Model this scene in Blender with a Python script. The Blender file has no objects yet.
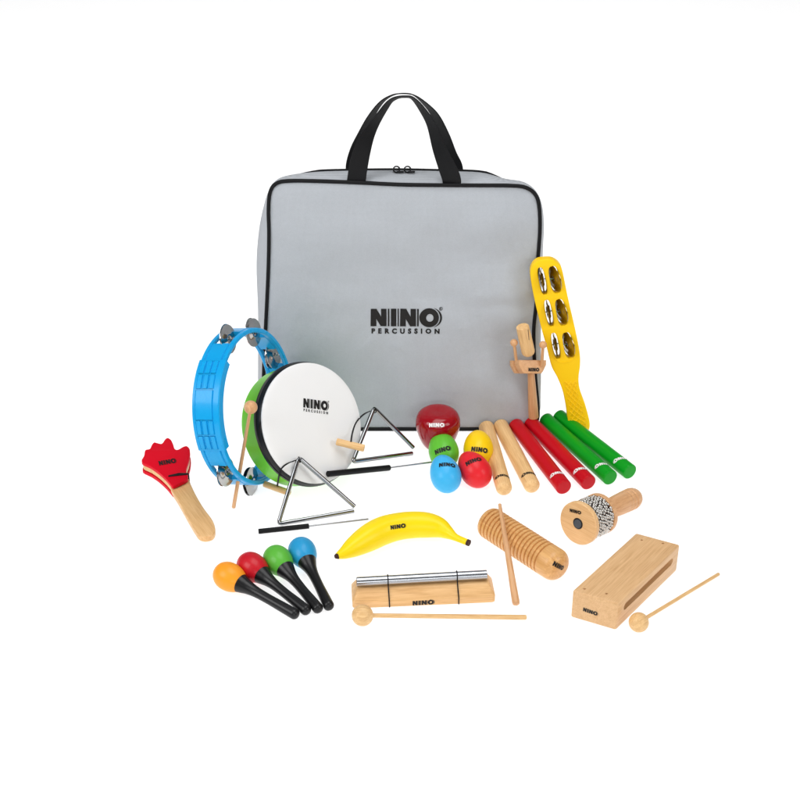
import bpy, bmesh, math, random
from mathutils import Vector, Matrix, noise
from mathutils.bvhtree import BVHTree
from mathutils.geometry import tessellate_polygon
random.seed(4)
V = Vector
PI = math.pi
sc = bpy.context.scene
COL = sc.collection

# ------------------------------------------------------------ camera geometry
TH = math.radians(31); CT, ST = math.cos(TH), math.sin(TH)
DIST = 2.15; FPX = 1400.0
FWD = V((0, CT, -ST)); UP = V((0, ST, CT)); RT = V((1, 0, 0))
CAM = -FWD * DIST

def ray(px, py):
    return (FWD + RT * ((px - 400) / FPX) + UP * ((400 - py) / FPX)).normalized()
def G(px, py, z=0.0):
    d = ray(px, py); return CAM + d * ((z - CAM.z) / d.z)
def onplane(px, py, o, n):
    d = ray(px, py); return CAM + d * ((o - CAM).dot(n) / d.dot(n))
def atdepth(px, py, y):
    d = ray(px, py); return CAM + d * ((y - CAM.y) / d.y)
def zm(pts, ox, oy, s):
    return [(ox + x / s, oy + y / s) for x, y in pts]

# ------------------------------------------------------------ object helpers
WM = {}
def thing(name, label, cat, base, group=None):
    o = bpy.data.objects.new(name, None); COL.objects.link(o)
    o.empty_display_size = 0.02
    o.location = base; o['label'] = label; o['category'] = cat
    if group: o['group'] = group
    WM[o.name] = Matrix.Translation(base)
    return o
def to_mesh(name, bm):
    bmesh.ops.recalc_face_normals(bm, faces=bm.faces)
    me = bpy.data.meshes.new(name); bm.to_mesh(me); bm.free(); return me
def part(name, src, mat, parent=None, M=None, smooth=True, angle=38):
    me = src if isinstance(src, bpy.types.Mesh) else to_mesh(name, src)
    me.materials.clear(); me.materials.append(mat)
    if smooth and len(me.polygons):
        me.polygons.foreach_set('use_smooth', [True] * len(me.polygons))
        me.set_sharp_from_angle(angle=math.radians(angle))
    o = bpy.data.objects.new(name, me); COL.objects.link(o)
    M = M or Matrix.Identity(4)
    if parent is not None:
        o.parent = parent
        o.matrix_local = WM[parent.name].inverted() @ M
    else:
        o.matrix_local = M
    WM[o.name] = M.copy()
    return o
def world_local(parent_o, M):
    return M
def axis_frame(p0, p1, hint=V((0, 0, 1))):
    z = (p1 - p0).normalized()
    if abs(z.dot(hint)) > 0.97: hint = V((0, 1, 0))
    x = hint.cross(z).normalized(); y = z.cross(x)
    M = Matrix((x, y, z)).transposed().to_4x4(); M.translation = p0
    return M
def basis(o, x, y, z):
    M = Matrix((x, y, z)).transposed().to_4x4(); M.translation = o; return M

# ------------------------------------------------------------ shape helpers
def lathe(prof, segs=48, bm=None, jitter=None):
    bm = bm or bmesh.new()
    rings = []
    for s, r in prof:
        if r < 1e-6: rings.append([bm.verts.new((0, 0, s))])
        else: rings.append([bm.verts.new((r * math.cos(2*PI*k/segs), r * math.sin(2*PI*k/segs), s)) for k in range(segs)])
    for a, b in zip(rings, rings[1:]):
        if len(a) == 1 and len(b) == 1: continue
        for k in range(segs):
            k2 = (k + 1) % segs
            if len(a) == 1: bm.faces.new((a[0], b[k2], b[k]))
            elif len(b) == 1: bm.faces.new((a[k], a[k2], b[0]))
            else: bm.faces.new((a[k], a[k2], b[k2], b[k]))
    for rg, fl in ((rings[0], True), (rings[-1], False)):
        if len(rg) > 1: bm.faces.new(rg[::-1] if fl else rg)
    return bm
def ringlathe(prof, segs=64, bm=None):
    """closed profile loop (ring solid)"""
    bm = bm or bmesh.new(); rings = []
    for s, r in prof:
        rings.append([bm.verts.new((r * math.cos(2*PI*k/segs), r * math.sin(2*PI*k/segs), s)) for k in range(segs)])
    n = len(rings)
    for i in range(n):
        a, b = rings[i], rings[(i+1) % n]
        for k in range(segs):
            k2 = (k+1) % segs; bm.faces.new((a[k], a[k2], b[k2], b[k]))
    return bm
def tube(pts, r, segs=12, closed=False, bm=None):
    bm = bm or bmesh.new(); n = len(pts)
    rr = r if isinstance(r, (list, tuple)) else [r] * n
    T = []
    for i in range(n):
        if closed: t = pts[(i+1) % n] - pts[i-1]
        else: t = pts[min(i+1, n-1)] - pts[max(i-1, 0)]
        T.append(t.normalized())
    u = T[0].orthogonal().normalized(); rings = []
    for i in range(n):
        u = (u - T[i] * u.dot(T[i])).normalized(); w = T[i].cross(u)
        rings.append([bm.verts.new(pts[i] + (u * math.cos(2*PI*k/segs) + w * math.sin(2*PI*k/segs)) * rr[i]) for k in range(segs)])
    if closed:
        # align the last ring to the first
        a, b = rings[-1], rings[0]
        sh = min(range(segs), key=lambda s: (a[0].co - b[s].co).length)
        for i in range(n - 1):
            for k in range(segs): bm.faces.new((rings[i][k], rings[i][(k+1) % segs], rings[i+1][(k+1) % segs], rings[i+1][k]))
        for k in range(segs): bm.faces.new((a[k], a[(k+1) % segs], b[(k+1+sh) % segs], b[(k+sh) % segs]))
    else:
        for i in range(n - 1):
            for k in range(segs): bm.faces.new((rings[i][k], rings[i][(k+1) % segs], rings[i+1][(k+1) % segs], rings[i+1][k]))
        bm.faces.new(rings[0][::-1]); bm.faces.new(rings[-1])
    return bm
def catmull(pts, sub=6, closed=False):
    n = len(pts); out = []
    rng = range(n) if closed else range(n - 1)
    for i in rng:
        if closed: p0, p1, p2, p3 = pts[i-1], pts[i], pts[(i+1) % n], pts[(i+2) % n]
        else: p0, p1, p2, p3 = pts[max(i-1, 0)], pts[i], pts[i+1], pts[min(i+2, n-1)]
        for k in range(sub):
            t = k / sub
            out.append(0.5 * ((2*p1) + (p2-p0)*t + (2*p0-5*p1+4*p2-p3)*t*t + (3*p1-p0-3*p2+p3)*t**3))
    if not closed: out.append(pts[-1])
    return out
def rounded_prof(L, r, e, n=5):
    """cylinder profile 0..L with edge rounding e"""
    p = [(0, 0)]
    for k in range(n + 1):
        a = PI/2 * k / n; p.append((e - e*math.cos(a), r - e + e*math.sin(a)))
    for k in range(n + 1):
        a = PI/2 * (1 - k / n); p.append((L - e + e*math.cos(a), r - e + e*math.sin(a)))
    p.append((L, 0)); return p
def box(sx, sy, sz, bev=0.001, bm=None, at=V((0, 0, 0)), seg=3):
    b2 = bmesh.new(); bmesh.ops.create_cube(b2, size=1)
    for v in b2.verts: v.co = V((v.co.x*sx, v.co.y*sy, v.co.z*sz)) + at
    if bev: bmesh.ops.bevel(b2, geom=b2.edges[:], offset=bev, segments=seg, affect='EDGES', profile=0.5)
    if bm is None: return b2
    me = bpy.data.meshes.new('tmp'); b2.to_mesh(me); b2.free(); bm.from_mesh(me); bpy.data.meshes.remove(me)
    return bm
def curve_plate(loops, thick, bev=0.0, res=3):
    """flat outline(s) in local XY; first is outer, rest are holes; z from 0 to thick"""
    cu = bpy.data.curves.new('tmp', 'CURVE'); cu.dimensions = '2D'; cu.fill_mode = 'BOTH'
    for lp in loops:
        sp = cu.splines.new('POLY'); sp.points.add(len(lp) - 1); sp.use_cyclic_u = True
        for p, q in zip(sp.points, lp): p.co = (q[0], q[1], 0, 1)
    cu.extrude = thick/2 - bev; cu.bevel_depth = bev; cu.bevel_resolution = res; cu.offset = -bev
    o = bpy.data.objects.new('tmp', cu); COL.objects.link(o)
    dg = bpy.context.evaluated_depsgraph_get(); dg.update()
    me = bpy.data.meshes.new_from_object(o.evaluated_get(dg))
    bpy.data.objects.remove(o); bpy.data.curves.remove(cu)
    bm = bmesh.new(); bm.from_mesh(me); bpy.data.meshes.remove(me)
    bmesh.ops.remove_doubles(bm, verts=bm.verts, dist=1e-6)
    for v in bm.verts: v.co.z += thick/2
    return bm
def text_polys(txt, width=None, bold=0.02, spacing=1.0):
    cu = bpy.data.curves.new('tmp', 'FONT'); cu.body = txt; cu.offset = bold; cu.space_character = spacing
    cu.resolution_u = 3
    o = bpy.data.objects.new('tmp', cu); COL.objects.link(o)
    dg = bpy.context.evaluated_depsgraph_get(); dg.update()
    me = bpy.data.meshes.new_from_object(o.evaluated_get(dg))
    bpy.data.objects.remove(o); bpy.data.curves.remove(cu)
    vs = [V((v.co.x, v.co.y)) for v in me.vertices]; fs = [tuple(p.vertices) for p in me.polygons]
    bpy.data.meshes.remove(me)
    x0 = min(v.x for v in vs); x1 = max(v.x for v in vs); y0 = min(v.y for v in vs)
    vs = [V((v.x - x0, v.y - y0)) for v in vs]
    return vs, fs, x1 - x0

# ------------------------------------------------------------ materials
def srgb(r, g, b):
    f = lambda c: (c/255/12.92) if c/255 <= 0.04045 else ((c/255+0.055)/1.055)**2.4
    return (f(r), f(g), f(b), 1)
def new_mat(name):
    m = bpy.data.materials.new(name); m.use_nodes = True
    nt = m.node_tree; return m, nt, nt.nodes['Principled BSDF']
def coords(nt, scale=(1, 1, 1)):
    tc = nt.nodes.new('ShaderNodeTexCoord'); mp = nt.nodes.new('ShaderNodeMapping')
    mp.inputs['Scale'].default_value = scale; nt.links.new(tc.outputs['Object'], mp.inputs['Vector']); return mp
def noise_n(nt, mp, scale, detail=3, rough=0.5):
    n = nt.nodes.new('ShaderNodeTexNoise'); n.inputs['Scale'].default_value = scale
    n.inputs['Detail'].default_value = detail; n.inputs['Roughness'].default_value = rough
    nt.links.new(mp.outputs['Vector'], n.inputs['Vector']); return n
def plain(name, col, rough=0.4, metal=0.0, coat=0.0, bump=0.0, bscale=600, var=0.05, spec=0.25):
    m, nt, b = new_mat(name)
    b.inputs['Roughness'].default_value = rough; b.inputs['Metallic'].default_value = metal
    b.inputs['Coat Weight'].default_value = coat*0.4; b.inputs['Coat Roughness'].default_value = 0.08
    b.inputs['Specular IOR Level'].default_value = spec
    mp = coords(nt); n = noise_n(nt, mp, 35, 3)
    mx = nt.nodes.new('ShaderNodeMix'); mx.data_type = 'RGBA'
    mx.inputs['A'].default_value = tuple(c*(1-var) for c in col[:3]) + (1,)
    mx.inputs['B'].default_value = tuple(min(1, c*(1+var)) for c in col[:3]) + (1,)
    nt.links.new(n.outputs['Fac'], mx.inputs['Factor']); nt.links.new(mx.outputs['Result'], b.inputs['Base Color'])
    mr = nt.nodes.new('ShaderNodeMapRange'); mr.inputs['To Min'].default_value = max(0.02, rough*0.85); mr.inputs['To Max'].default_value = rough*1.15
    nt.links.new(n.outputs['Fac'], mr.inputs['Value']); nt.links.new(mr.outputs['Result'], b.inputs['Roughness'])
    if bump:
        n2 = noise_n(nt, mp, bscale, 2); bp = nt.nodes.new('ShaderNodeBump')
        bp.inputs['Strength'].default_value = bump; bp.inputs['Distance'].default_value = 0.0004
        nt.links.new(n2.outputs['Fac'], bp.inputs['Height']); nt.links.new(bp.outputs['Normal'], b.inputs['Normal'])
    return m
def wood(name, col, dark, axis='z', rough=0.42, coat=0.15, contrast=1.0):
    m, nt, b = new_mat(name)
    b.inputs['Coat Weight'].default_value = coat*0.5; b.inputs['Coat Roughness'].default_value = 0.2; b.inputs['Specular IOR Level'].default_value = 0.3
    b.inputs['Roughness'].default_value = rough
    st = {'x': (0.07, 1, 1), 'y': (1, 0.07, 1), 'z': (1, 1, 0.07)}[axis]
    mp = coords(nt, st)
    n1 = noise_n(nt, mp, 230, 4, 0.65); n1.inputs['Distortion'].default_value = 0.8
    st2 = {'x': (0.03, 1, 1), 'y': (1, 0.03, 1), 'z': (1, 1, 0.03)}[axis]
    mp2 = coords(nt, st2); n2 = noise_n(nt, mp2, 900, 2, 0.6)
    cr = nt.nodes.new('ShaderNodeValToRGB')
    cr.color_ramp.elements[0].position = 0.30; cr.color_ramp.elements[0].color = dark
    cr.color_ramp.elements[1].position = 0.30 + 0.34/contrast; cr.color_ramp.elements[1].color = col
    nt.links.new(n1.outputs['Fac'], cr.inputs['Fac'])
    mx = nt.nodes.new('ShaderNodeMix'); mx.data_type = 'RGBA'; mx.blend_type = 'MULTIPLY'
    mr = nt.nodes.new('ShaderNodeMapRange'); mr.inputs['From Min'].default_value = 0.35; mr.inputs['From Max'].default_value = 0.5
    mr.inputs['To Min'].default_value = 0.5; mr.inputs['To Max'].default_value = 0.0
    nt.links.new(n2.outputs['Fac'], mr.inputs['Value']); nt.links.new(mr.outputs['Result'], mx.inputs['Factor'])
    nt.links.new(cr.outputs['Color'], mx.inputs['A']); mx.inputs['B'].default_value = (0.78, 0.68, 0.58, 1)
    nt.links.new(mx.outputs['Result'], b.inputs['Base Color'])
    bp = nt.nodes.new('ShaderNodeBump'); bp.inputs['Strength'].default_value = 0.25; bp.inputs['Distance'].default_value = 0.0002
    nt.links.new(n2.outputs['Fac'], bp.inputs['Height']); nt.links.new(bp.outputs['Normal'], b.inputs['Normal'])
    return m
WCOL = (0.84, 0.53, 0.25, 1); WDRK = (0.70, 0.40, 0.16, 1)
M_wood = wood('beech_wood', WCOL, WDRK)
M_woodx = wood('beech_wood_board', WCOL, WDRK, 'x')
M_pale = wood('pale_wood', (0.85, 0.565, 0.27, 1), (0.68, 0.40, 0.165, 1), 'z')
M_block = wood('block_wood', (0.76, 0.485, 0.25, 1), (0.65, 0.385, 0.18, 1), 'x')
M_oil = wood('oiled_wood', (0.80, 0.46, 0.18, 1), (0.62, 0.31, 0.10, 1), 'z', rough=0.34, coat=0.35)
M_tan = wood('tan_wood', (0.74, 0.43, 0.22, 1), (0.60, 0.31, 0.14, 1), 'z', rough=0.4)
M_disc = wood('disc_wood', (0.86, 0.56, 0.28, 1), (0.76, 0.46, 0.21, 1), 'x')
M_groove = wood('groove_wood', (0.40, 0.20, 0.08, 1), (0.30, 0.14, 0.05, 1), 'z')
M_chrome = plain('chrome', (0.62, 0.63, 0.65, 1), 0.07, 1.0, var=0.01)
M_steel = plain('brushed_steel', (0.43, 0.445, 0.475, 1), 0.22, 1.0, var=0.02)
M_brass = plain('jingle_brass', (0.36, 0.30, 0.20, 1), 0.16, 1.0, var=0.04)
M_jingle = plain('nickel', (0.44, 0.43, 0.42, 1), 0.12, 1.0, var=0.03)
M_bead = plain('steel_bead', (0.62, 0.60, 0.57, 1), 0.16, 1.0, var=0.03)
M_blackp = plain('black_plastic', (0.006, 0.006, 0.007, 1), 0.33, spec=0.35)
M_blackm = plain('black_satin', (0.008, 0.008, 0.009, 1), 0.5, bump=0.15, bscale=900, spec=0.15)
M_web = plain('black_webbing', (0.008, 0.008, 0.009, 1), 0.75, bump=0.6, bscale=1500, spec=0.2)
M_cord = plain('black_cord', (0.010, 0.010, 0.011, 1), 0.7)
M_ink = plain('black_ink', (0.008, 0.007, 0.007, 1), 0.5, spec=0.3)
M_inkw = plain('white_ink', (0.85, 0.83, 0.83, 1), 0.5)
M_dark = plain('dark_hole', (0.015, 0.010, 0.008, 1), 0.8)
M_core = plain('dark_core', (0.05, 0.018, 0.015, 1), 0.6)

def fabric():
    m, nt, b = new_mat('grey_fabric')
    b.inputs['Roughness'].default_value = 0.75; b.inputs['Specular IOR Level'].default_value = 0.25
    b.inputs['Sheen Weight'].default_value = 0.15
    mp = coords(nt)
    n = noise_n(nt, mp, 9, 4)
    wx = nt.nodes.new('ShaderNodeTexWave'); wx.bands_direction = 'X'; wx.inputs['Scale'].default_value = 260; wx.inputs['Distortion'].default_value = 1.2
    wy = nt.nodes.new('ShaderNodeTexWave'); wy.bands_direction = 'Y'; wy.inputs['Scale'].default_value = 260; wy.inputs['Distortion'].default_value = 1.2
    for w in (wx, wy): nt.links.new(mp.outputs['Vector'], w.inputs['Vector'])
    add = nt.nodes.new('ShaderNodeMath'); add.operation = 'ADD'
    nt.links.new(wx.outputs['Fac'], add.inputs[0]); nt.links.new(wy.outputs['Fac'], add.inputs[1])
    fine = noise_n(nt, mp, 420, 3, 0.8)
    add2 = nt.nodes.new('ShaderNodeMath'); add2.operation = 'ADD'
    nt.links.new(add.outputs[0], add2.inputs[0]); nt.links.new(fine.outputs['Fac'], add2.inputs[1])
    mr = nt.nodes.new('ShaderNodeMapRange'); mr.inputs['From Max'].default_value = 3
    nt.links.new(add2.outputs[0], mr.inputs['Value'])
    mx = nt.nodes.new('ShaderNodeMix'); mx.data_type = 'RGBA'
    mx.inputs['A'].default_value = FAB_A; mx.inputs['B'].default_value = FAB_B
    nt.links.new(mr.outputs['Result'], mx.inputs['Factor'])
    nt.links.new(mx.outputs['Result'], b.inputs['Base Color'])
    b1 = nt.nodes.new('ShaderNodeBump'); b1.inputs['Strength'].default_value = 0.35; b1.inputs['Distance'].default_value = 0.0004
    nt.links.new(add2.outputs[0], b1.inputs['Height'])
    b2 = nt.nodes.new('ShaderNodeBump'); b2.inputs['Strength'].default_value = 0.9; b2.inputs['Distance'].default_value = 0.010
    nt.links.new(n.outputs['Fac'], b2.inputs['Height']); nt.links.new(b1.outputs['Normal'], b2.inputs['Normal'])
    nt.links.new(b2.outputs['Normal'], b.inputs['Normal'])
    return m
FAB_A = (0.31, 0.33, 0.355, 1); FAB_B = (0.57, 0.60, 0.64, 1)
M_fab = fabric()

# ------------------------------------------------------------ printed marks
def N_poly(x): return [[(x+a, b) for a, b in ((0, 0), (0.02, 1), (0.34, 1), (0.58, 0.55), (0.58, 1), (0.88, 1), (0.88, 0), (0.56, 0), (0.32, 0.42), (0.32, 0))]]
def logo_shapes(sub=True):
    polys = []
    polys.append(([(a, b) for a, b in N_poly(0)[0]], None)); polys.append(([(0.95, 0), (1.04, 0), (1.04, 1), (0.95, 1)], None))
    polys.append(([(1.12, 0), (1.42, 0), (1.42, 1), (1.12, 1)], None)); polys.append(([(1.49, 0), (1.56, 0), (1.56, 1), (1.49, 1)], None))
    polys.append((N_poly(1.62)[0], None)); polys.append(([(2.56, 0), (2.65, 0), (2.65, 1), (2.56, 1)], None))
    cx, cy = 3.22, 0.5; n = 28
    outer = [(cx + 0.54*math.cos(2*PI*k/n), cy + 0.54*math.sin(2*PI*k/n)) for k in range(n)]
    inner = [(cx + 0.04 + 0.20*math.cos(2*PI*k/n), cy + 0.22*math.sin(2*PI*k/n)) for k in range(n)]
    polys.append((outer, inner))
    arc = [(cx + 0.05 + 0.55*math.cos(a), cy + 0.57*math.sin(a)) for a in [(-1.2 + 2.4*k/14) for k in range(15)]]
    arc2 = [(cx + 0.08 + 0.63*math.cos(a), cy + 0.57*math.sin(a)) for a in [(1.2 - 2.4*k/14) for k in range(15)]]
    polys.append((arc + arc2, None))
    verts, faces = [], []
    for out, inn in polys:
        base = len(verts); loops = [[V((x, y, 0)) for x, y in out]]
        if inn: loops.append([V((x, y, 0)) for x, y in inn][::-1])
        for l in loops: verts += [V((p.x, p.y)) for p in l]
        for t in tessellate_polygon(loops): faces.append(tuple(base + i for i in t))
    W = 3.90
    if sub:
        vs, fs, w = text_polys('PERCUSSION', bold=0.055, spacing=1.95); k = (W - 0.15)/w; base = len(verts)
        verts += [V((0.05 + v.x*k, -0.42 + v.y*k)) for v in vs]; faces += [tuple(base+i for i in f) for f in fs]
        rx, ry = 3.86, 1.0; base = len(verts); n = 12
        a = [V((rx + 0.10*math.cos(2*PI*k/n), ry + 0.10*math.sin(2*PI*k/n), 0)) for k in range(n)]
        c = [V((rx + 0.075*math.cos(2*PI*k/n), ry + 0.075*math.sin(2*PI*k/n), 0)) for k in range(n)][::-1]
        verts += [V((p.x, p.y)) for p in a + c]
        for t in tessellate_polygon([a, c]): faces.append(tuple(base+i for i in t))
        vs, fs, w = text_polys('R', bold=0.02); k = 0.09/w; base = len(verts)
        verts += [V((rx - 0.045 + v.x*k, ry - 0.055 + v.y*k)) for v in vs]; faces += [tuple(base+i for i in f) for f in fs]
    return [V((v.x - W/2, v.y - 0.5)) for v in verts], faces, W
LOGO = {True: logo_shapes(True), False: logo_shapes(False)}
def bvh_of(o):
    M = WM[o.name]; me = o.data
    return BVHTree.FromPolygons([M @ v.co for v in me.vertices], [tuple(p.vertices) for p in me.polygons])
def decal(parent, px, py, width_px, ang=0.0, mat=None, sub=False, lift=0.0003, cuts=0, squash=1.0, name='logo_print', straight=True):
    """print the lettering on the surface of a part: found by where the part lies, wrapped on its mesh"""
    t = bvh_of(parent); d = ray(px, py)
    loc, nor, idx, dist = t.ray_cast(CAM, d)
    if loc is None: print('DECAL MISS', parent.name, px, py); return None
    if nor.dot(d) > 0: nor = -nor
    a = math.radians(ang)
    r = RT * math.cos(a) + UP * math.sin(a)
    r = (r - nor * r.dot(nor)).normalized(); u = nor.cross(r)
    vs, fs, W = LOGO[sub]
    scale = (loc - CAM).dot(FWD) / FPX * width_px / W / max(0.3, 1.0)
    bm = bmesh.new(); bv = [bm.verts.new((v.x, v.y, 0)) for v in vs]
    for f in fs:
        try: bm.faces.new([bv[i] for i in f])
        except ValueError: pass
    if cuts:
        for _ in range(cuts):
            es = [e for e in bm.edges if e.calc_length() > 0.16]
            if es: bmesh.ops.subdivide_edges(bm, edges=es, cuts=1); bmesh.ops.triangulate(bm, faces=bm.faces)
    for v in bm.verts:
        p = loc + r * (v.co.x * scale) + u * (v.co.y * scale * squash)
        h, n2, i2, d2 = t.ray_cast(p + nor * 0.02, -nor)
        if h is None: h, n2, i2, d2 = t.find_nearest(p)
        if n2.dot(nor) < 0: n2 = -n2
        v.co = h + n2 * lift
    o = part(name, bm, mat or M_ink, parent, Matrix.Identity(4), smooth=False)
    return o

# ------------------------------------------------------------ setting: white sweep table
def mat_sweep():
    m = bpy.data.materials.new('white_acrylic'); m.use_nodes = True; nt = m.node_tree
    nt.nodes.remove(nt.nodes['Principled BSDF'])
    d = nt.nodes.new('ShaderNodeBsdfDiffuse'); tr = nt.nodes.new('ShaderNodeBsdfTranslucent'); mx = nt.nodes.new('ShaderNodeMixShader')
    d.inputs['Color'].default_value = (0.93, 0.93, 0.93, 1); tr.inputs['Color'].default_value = (0.97, 0.97, 0.97, 1)
    mx.inputs['Fac'].default_value = 0.45  # translucent so the added light beneath can whiten the shadowed table
    nt.links.new(d.outputs[0], mx.inputs[1]); nt.links.new(tr.outputs[0], mx.inputs[2])
    nt.links.new(mx.outputs[0], nt.nodes['Material Output'].inputs['Surface']); return m
bm = bmesh.new(); prof = [(-3.2, 0.0), (-1.5, 0.0), (0, 0.0), (1.5, 0.0), (2.8, 0.0)]
for k in range(1, 13):
    a = PI/2*k/12; prof.append((2.8 + 0.7*math.sin(a), 0.7 - 0.7*math.cos(a)))
prof.append((3.5, 2.2)); rows = []
for y, z in prof: rows.append([bm.verts.new((x, y, z)) for x in (-3.6, -1, 1, 3.6)])
for a, b in zip(rows, rows[1:]):
    for k in range(3): bm.faces.new((a[k], a[k+1], b[k+1], b[k]))
sweep = part('white_table_sweep', bm, mat_sweep()); sweep['kind'] = 'structure'

# ------------------------------------------------------------ bag
BT = math.radians(11)
BAG0 = G(400, 431, 0.0)
BN = V((0, -math.cos(BT), math.sin(BT)))          # panel normal, towards the viewer
BU = V((0, math.sin(BT), math.cos(BT)))
def bagp(px, py, off=0.0): return onplane(px, py, BAG0 + BN * off, BN)
front = [(300,431),(276,430.5),(266,426),(263,415),(263.5,385),(264.5,350),(266.5,310),(268.3,270),(269,235),(268.5,208),(270.5,191),(277,183),(290,180.7),(320,181),(360,182.5),(400,184.4),(440,185),(480,185.2),(512,185.5),(526,187.5),(535,194),(539,205),(540,225),(539,245),(537,270),(536.5,300),(534,325),(533.8,345),(535.5,378),(537.5,402),(537.5,418),(533,427),(520,430.5),(450,430.5),(370,430.5)]
mid = [(300,424),(272,424),(261,419),(258,408),(258,385),(258,350),(258,310),(256.5,265),(259,230),(264,205),(269,190),(277,179.5),(292,174.5),(320,171.5),(360,170.5),(400,170.2),(440,171),(480,172.3),(505,178.5),(524,182),(536,191),(542,205),(544,225),(543,248),(542,275),(541.5,300),(541,330),(540.8,350),(541,378),(540.5,398),(540,410),(535,420),(520,424),(450,424),(370,424)]
def clampz(p, z=0.002): return V((p.x, p.y, max(p.z, z)))
FO = [clampz(p, 0.0035) for p in catmull([bagp(x, y) for x, y in front], 5, True)]
MO = [clampz(p, 0.001) for p in catmull([bagp(x, y, -0.035) for x, y in mid], 5, True)]
M_gun = plain('gunmetal', (0.02, 0.02, 0.022, 1), 0.3, 0.7)
bag = thing('storage_bag', 'large light grey fabric carry bag with black piping and handles, standing behind everything', 'bag', BAG0 + V((0, 0.03, 0)))
BM_ = basis(BAG0, V((1, 0, 0)), BU, BN)           # local frame of the bag panel
BI = BM_.inverted()
cen = sum(FO, V()) / len(FO)
bm = bmesh.new(); rings = []
fs_ = [1, 0.985, 0.96, 0.92, 0.86, 0.78, 0.68, 0.57, 0.45, 0.33, 0.22, 0.11]
for f in fs_:
    rg = []
    for p in FO:
        q = cen + (p - cen) * f; l = BI @ q
        b = 0.007 * (1 - f**6)
        w = (noise.noise(V((l.x*9, l.y*14, 3.1))) * 0.0065 + noise.noise(V((l.x*22+l.y*12, l.y*26-l.x*9, 7.7))) * 0.0034) * (1 - f**12)
        # soft creases pulling in from the right and left edges
        cr = -0.0045 * math.exp(-((l.y - 0.165 - 0.03*math.sin(l.x*11))/0.010)**2) * max(0, (abs(l.x-0.0)-0.04)/0.15)
        cr += -0.0034 * math.exp(-((l.y - 0.27 + 0.25*(l.x-0.1))/0.012)**2) * max(0, min(1, (l.x)/0.1))
        l.z += b + w + cr * (1 - f**12)
        rg.append(bm.verts.new(l))
    rings.append(rg)
n = len(FO)
for a, b in zip(rings, rings[1:]):
    for k in range(n): bm.faces.new((a[k], a[(k+1) % n], b[(k+1) % n], b[k]))
c = bm.verts.new(sum((v.co for v in rings[-1]), V())/n)
for k in range(n): bm.faces.new((rings[-1][k], rings[-1][(k+1) % n], c))
panel = part('front_panel', bm, M_fab, bag, BM_, angle=60)
bm = bmesh.new(); rings = []
mc = sum(MO, V())/len(MO)
seq = [[p for p in FO], [clampz(a.lerp(b, 0.3) + (a.lerp(b, .3)-cen).normalized()*0.002) for a, b in zip(FO, MO)], [clampz(a.lerp(b, 0.7)) for a, b in zip(FO, MO)], MO,
       [clampz(mc + (p-mc)*0.968 - BN*0.02) for p in MO], [clampz(mc + (p-mc)*0.945 - BN*0.038) for p in MO], [clampz(mc + (p-mc)*0.92 - BN*0.042) for p in MO], [clampz(mc + (p-mc)*0.5 - BN*0.046, 0.05) for p in MO]]
for s in seq: rings.append([bm.verts.new(BI @ p) for p in s])
for a, b in zip(rings, rings[1:]):
    for k in range(n): bm.faces.new((a[k], a[(k+1) % n], b[(k+1) % n], b[k]))
bm.faces.new(rings[-1])
part('gusset', bm, M_fab, bag, BM_, angle=50)
part('piping', tube([BI @ (p + BN*0.001) for p in FO], 0.0028, 10, True), M_blackm, bag, BM_)
bk = [clampz(mc + (p-mc)*0.938 - BN*0.041, 0.003) for p in MO]
part('piping', tube([BI @ p for p in bk], 0.0027, 8, True), M_blackm, bag, BM_)
zn = MO[60:92]; zi = [BI @ (p + (BU*0.0012 - BN*0.001)*min(1, min(i, len(zn)-1-i)/5) - BU*0.0022*max(0, 1-min(i, len(zn)-1-i)/5)) for i, p in enumerate(zn)]
zp = part('zipper', tube(zi, [0.0015*min(1, 0.3+min(i, len(zi)-1-i)/6) for i in range(len(zi))], 8), M_blackm, bag, BM_)
for cx, sg in ((396.5, 1), (407.5, 1)):
    o = bagp(cx, 169.0, -0.033); bm = bmesh.new()
    loop = [o + V((0.0045*math.cos(a), -0.004 + 0.003*math.sin(a), 0.001 + 0.0034*math.sin(a))) for a in [2*PI*k/16 for k in range(16)]]
    tube(loop, 0.0011, 6, True, bm)
    box(0.010, 0.0035, 0.0024, 0.0008, bm, o + V((0.0055, -0.0075, -0.0012)))
    bmesh.ops.transform(bm, matrix=BI, verts=bm.verts)
    part('zipper_pull', bm, M_gun, bag, BM_)
def strap(path, widths, offs, real=0.026, th=0.0016):
    P = catmull([V((x, y, 0)) for x, y in zm(path, 330, 80, 5.333)], 6)
    def interp(a):
        m = len(a) - 1; k = [V((v, 0, 0)) for v in a]; return [q.x for q in catmull(k, 6)]
    W = interp(widths); O = interp(offs)
    C3 = [bagp(p.x, p.y, o) for p, o in zip(P, O)]
    bm = bmesh.new(); prev = None; k = len(C3)
    for i in range(k):
        t = (C3[min(i+1, k-1)] - C3[max(i-1, 0)]).normalized()
        perp = BN.cross(t).normalized(); nn = t.cross(perp).normalized()
        depth = (C3[i] - CAM).dot(FWD); w = W[i]/5.333 * depth/FPX
        ca = min(1, w/real); sa = math.sqrt(1 - ca*ca)
        wv = perp*ca + nn*sa; tv = t.cross(wv)
        quad = [BI @ (C3[i] + wv*(real/2)*a + tv*(th/2)*b) for a, b in ((-1, -1), (1, -1), (1, 1), (-1, 1))]
        cur = [bm.verts.new(q) for q in quad]
        if prev:
            for j in range(4): bm.faces.new((prev[j], prev[(j+1) % 4], cur[(j+1) % 4], cur[j]))
        else: bm.faces.new(cur)
        prev = cur
    bm.faces.new(prev[::-1]); return bm
inner_p = [(140,545),(150,470),(168,390),(200,300),(252,212),(310,128),(355,96),(400,89),(440,98),(490,155),(540,240),(585,370),(622,460),(646,520),(650,549)]
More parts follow.
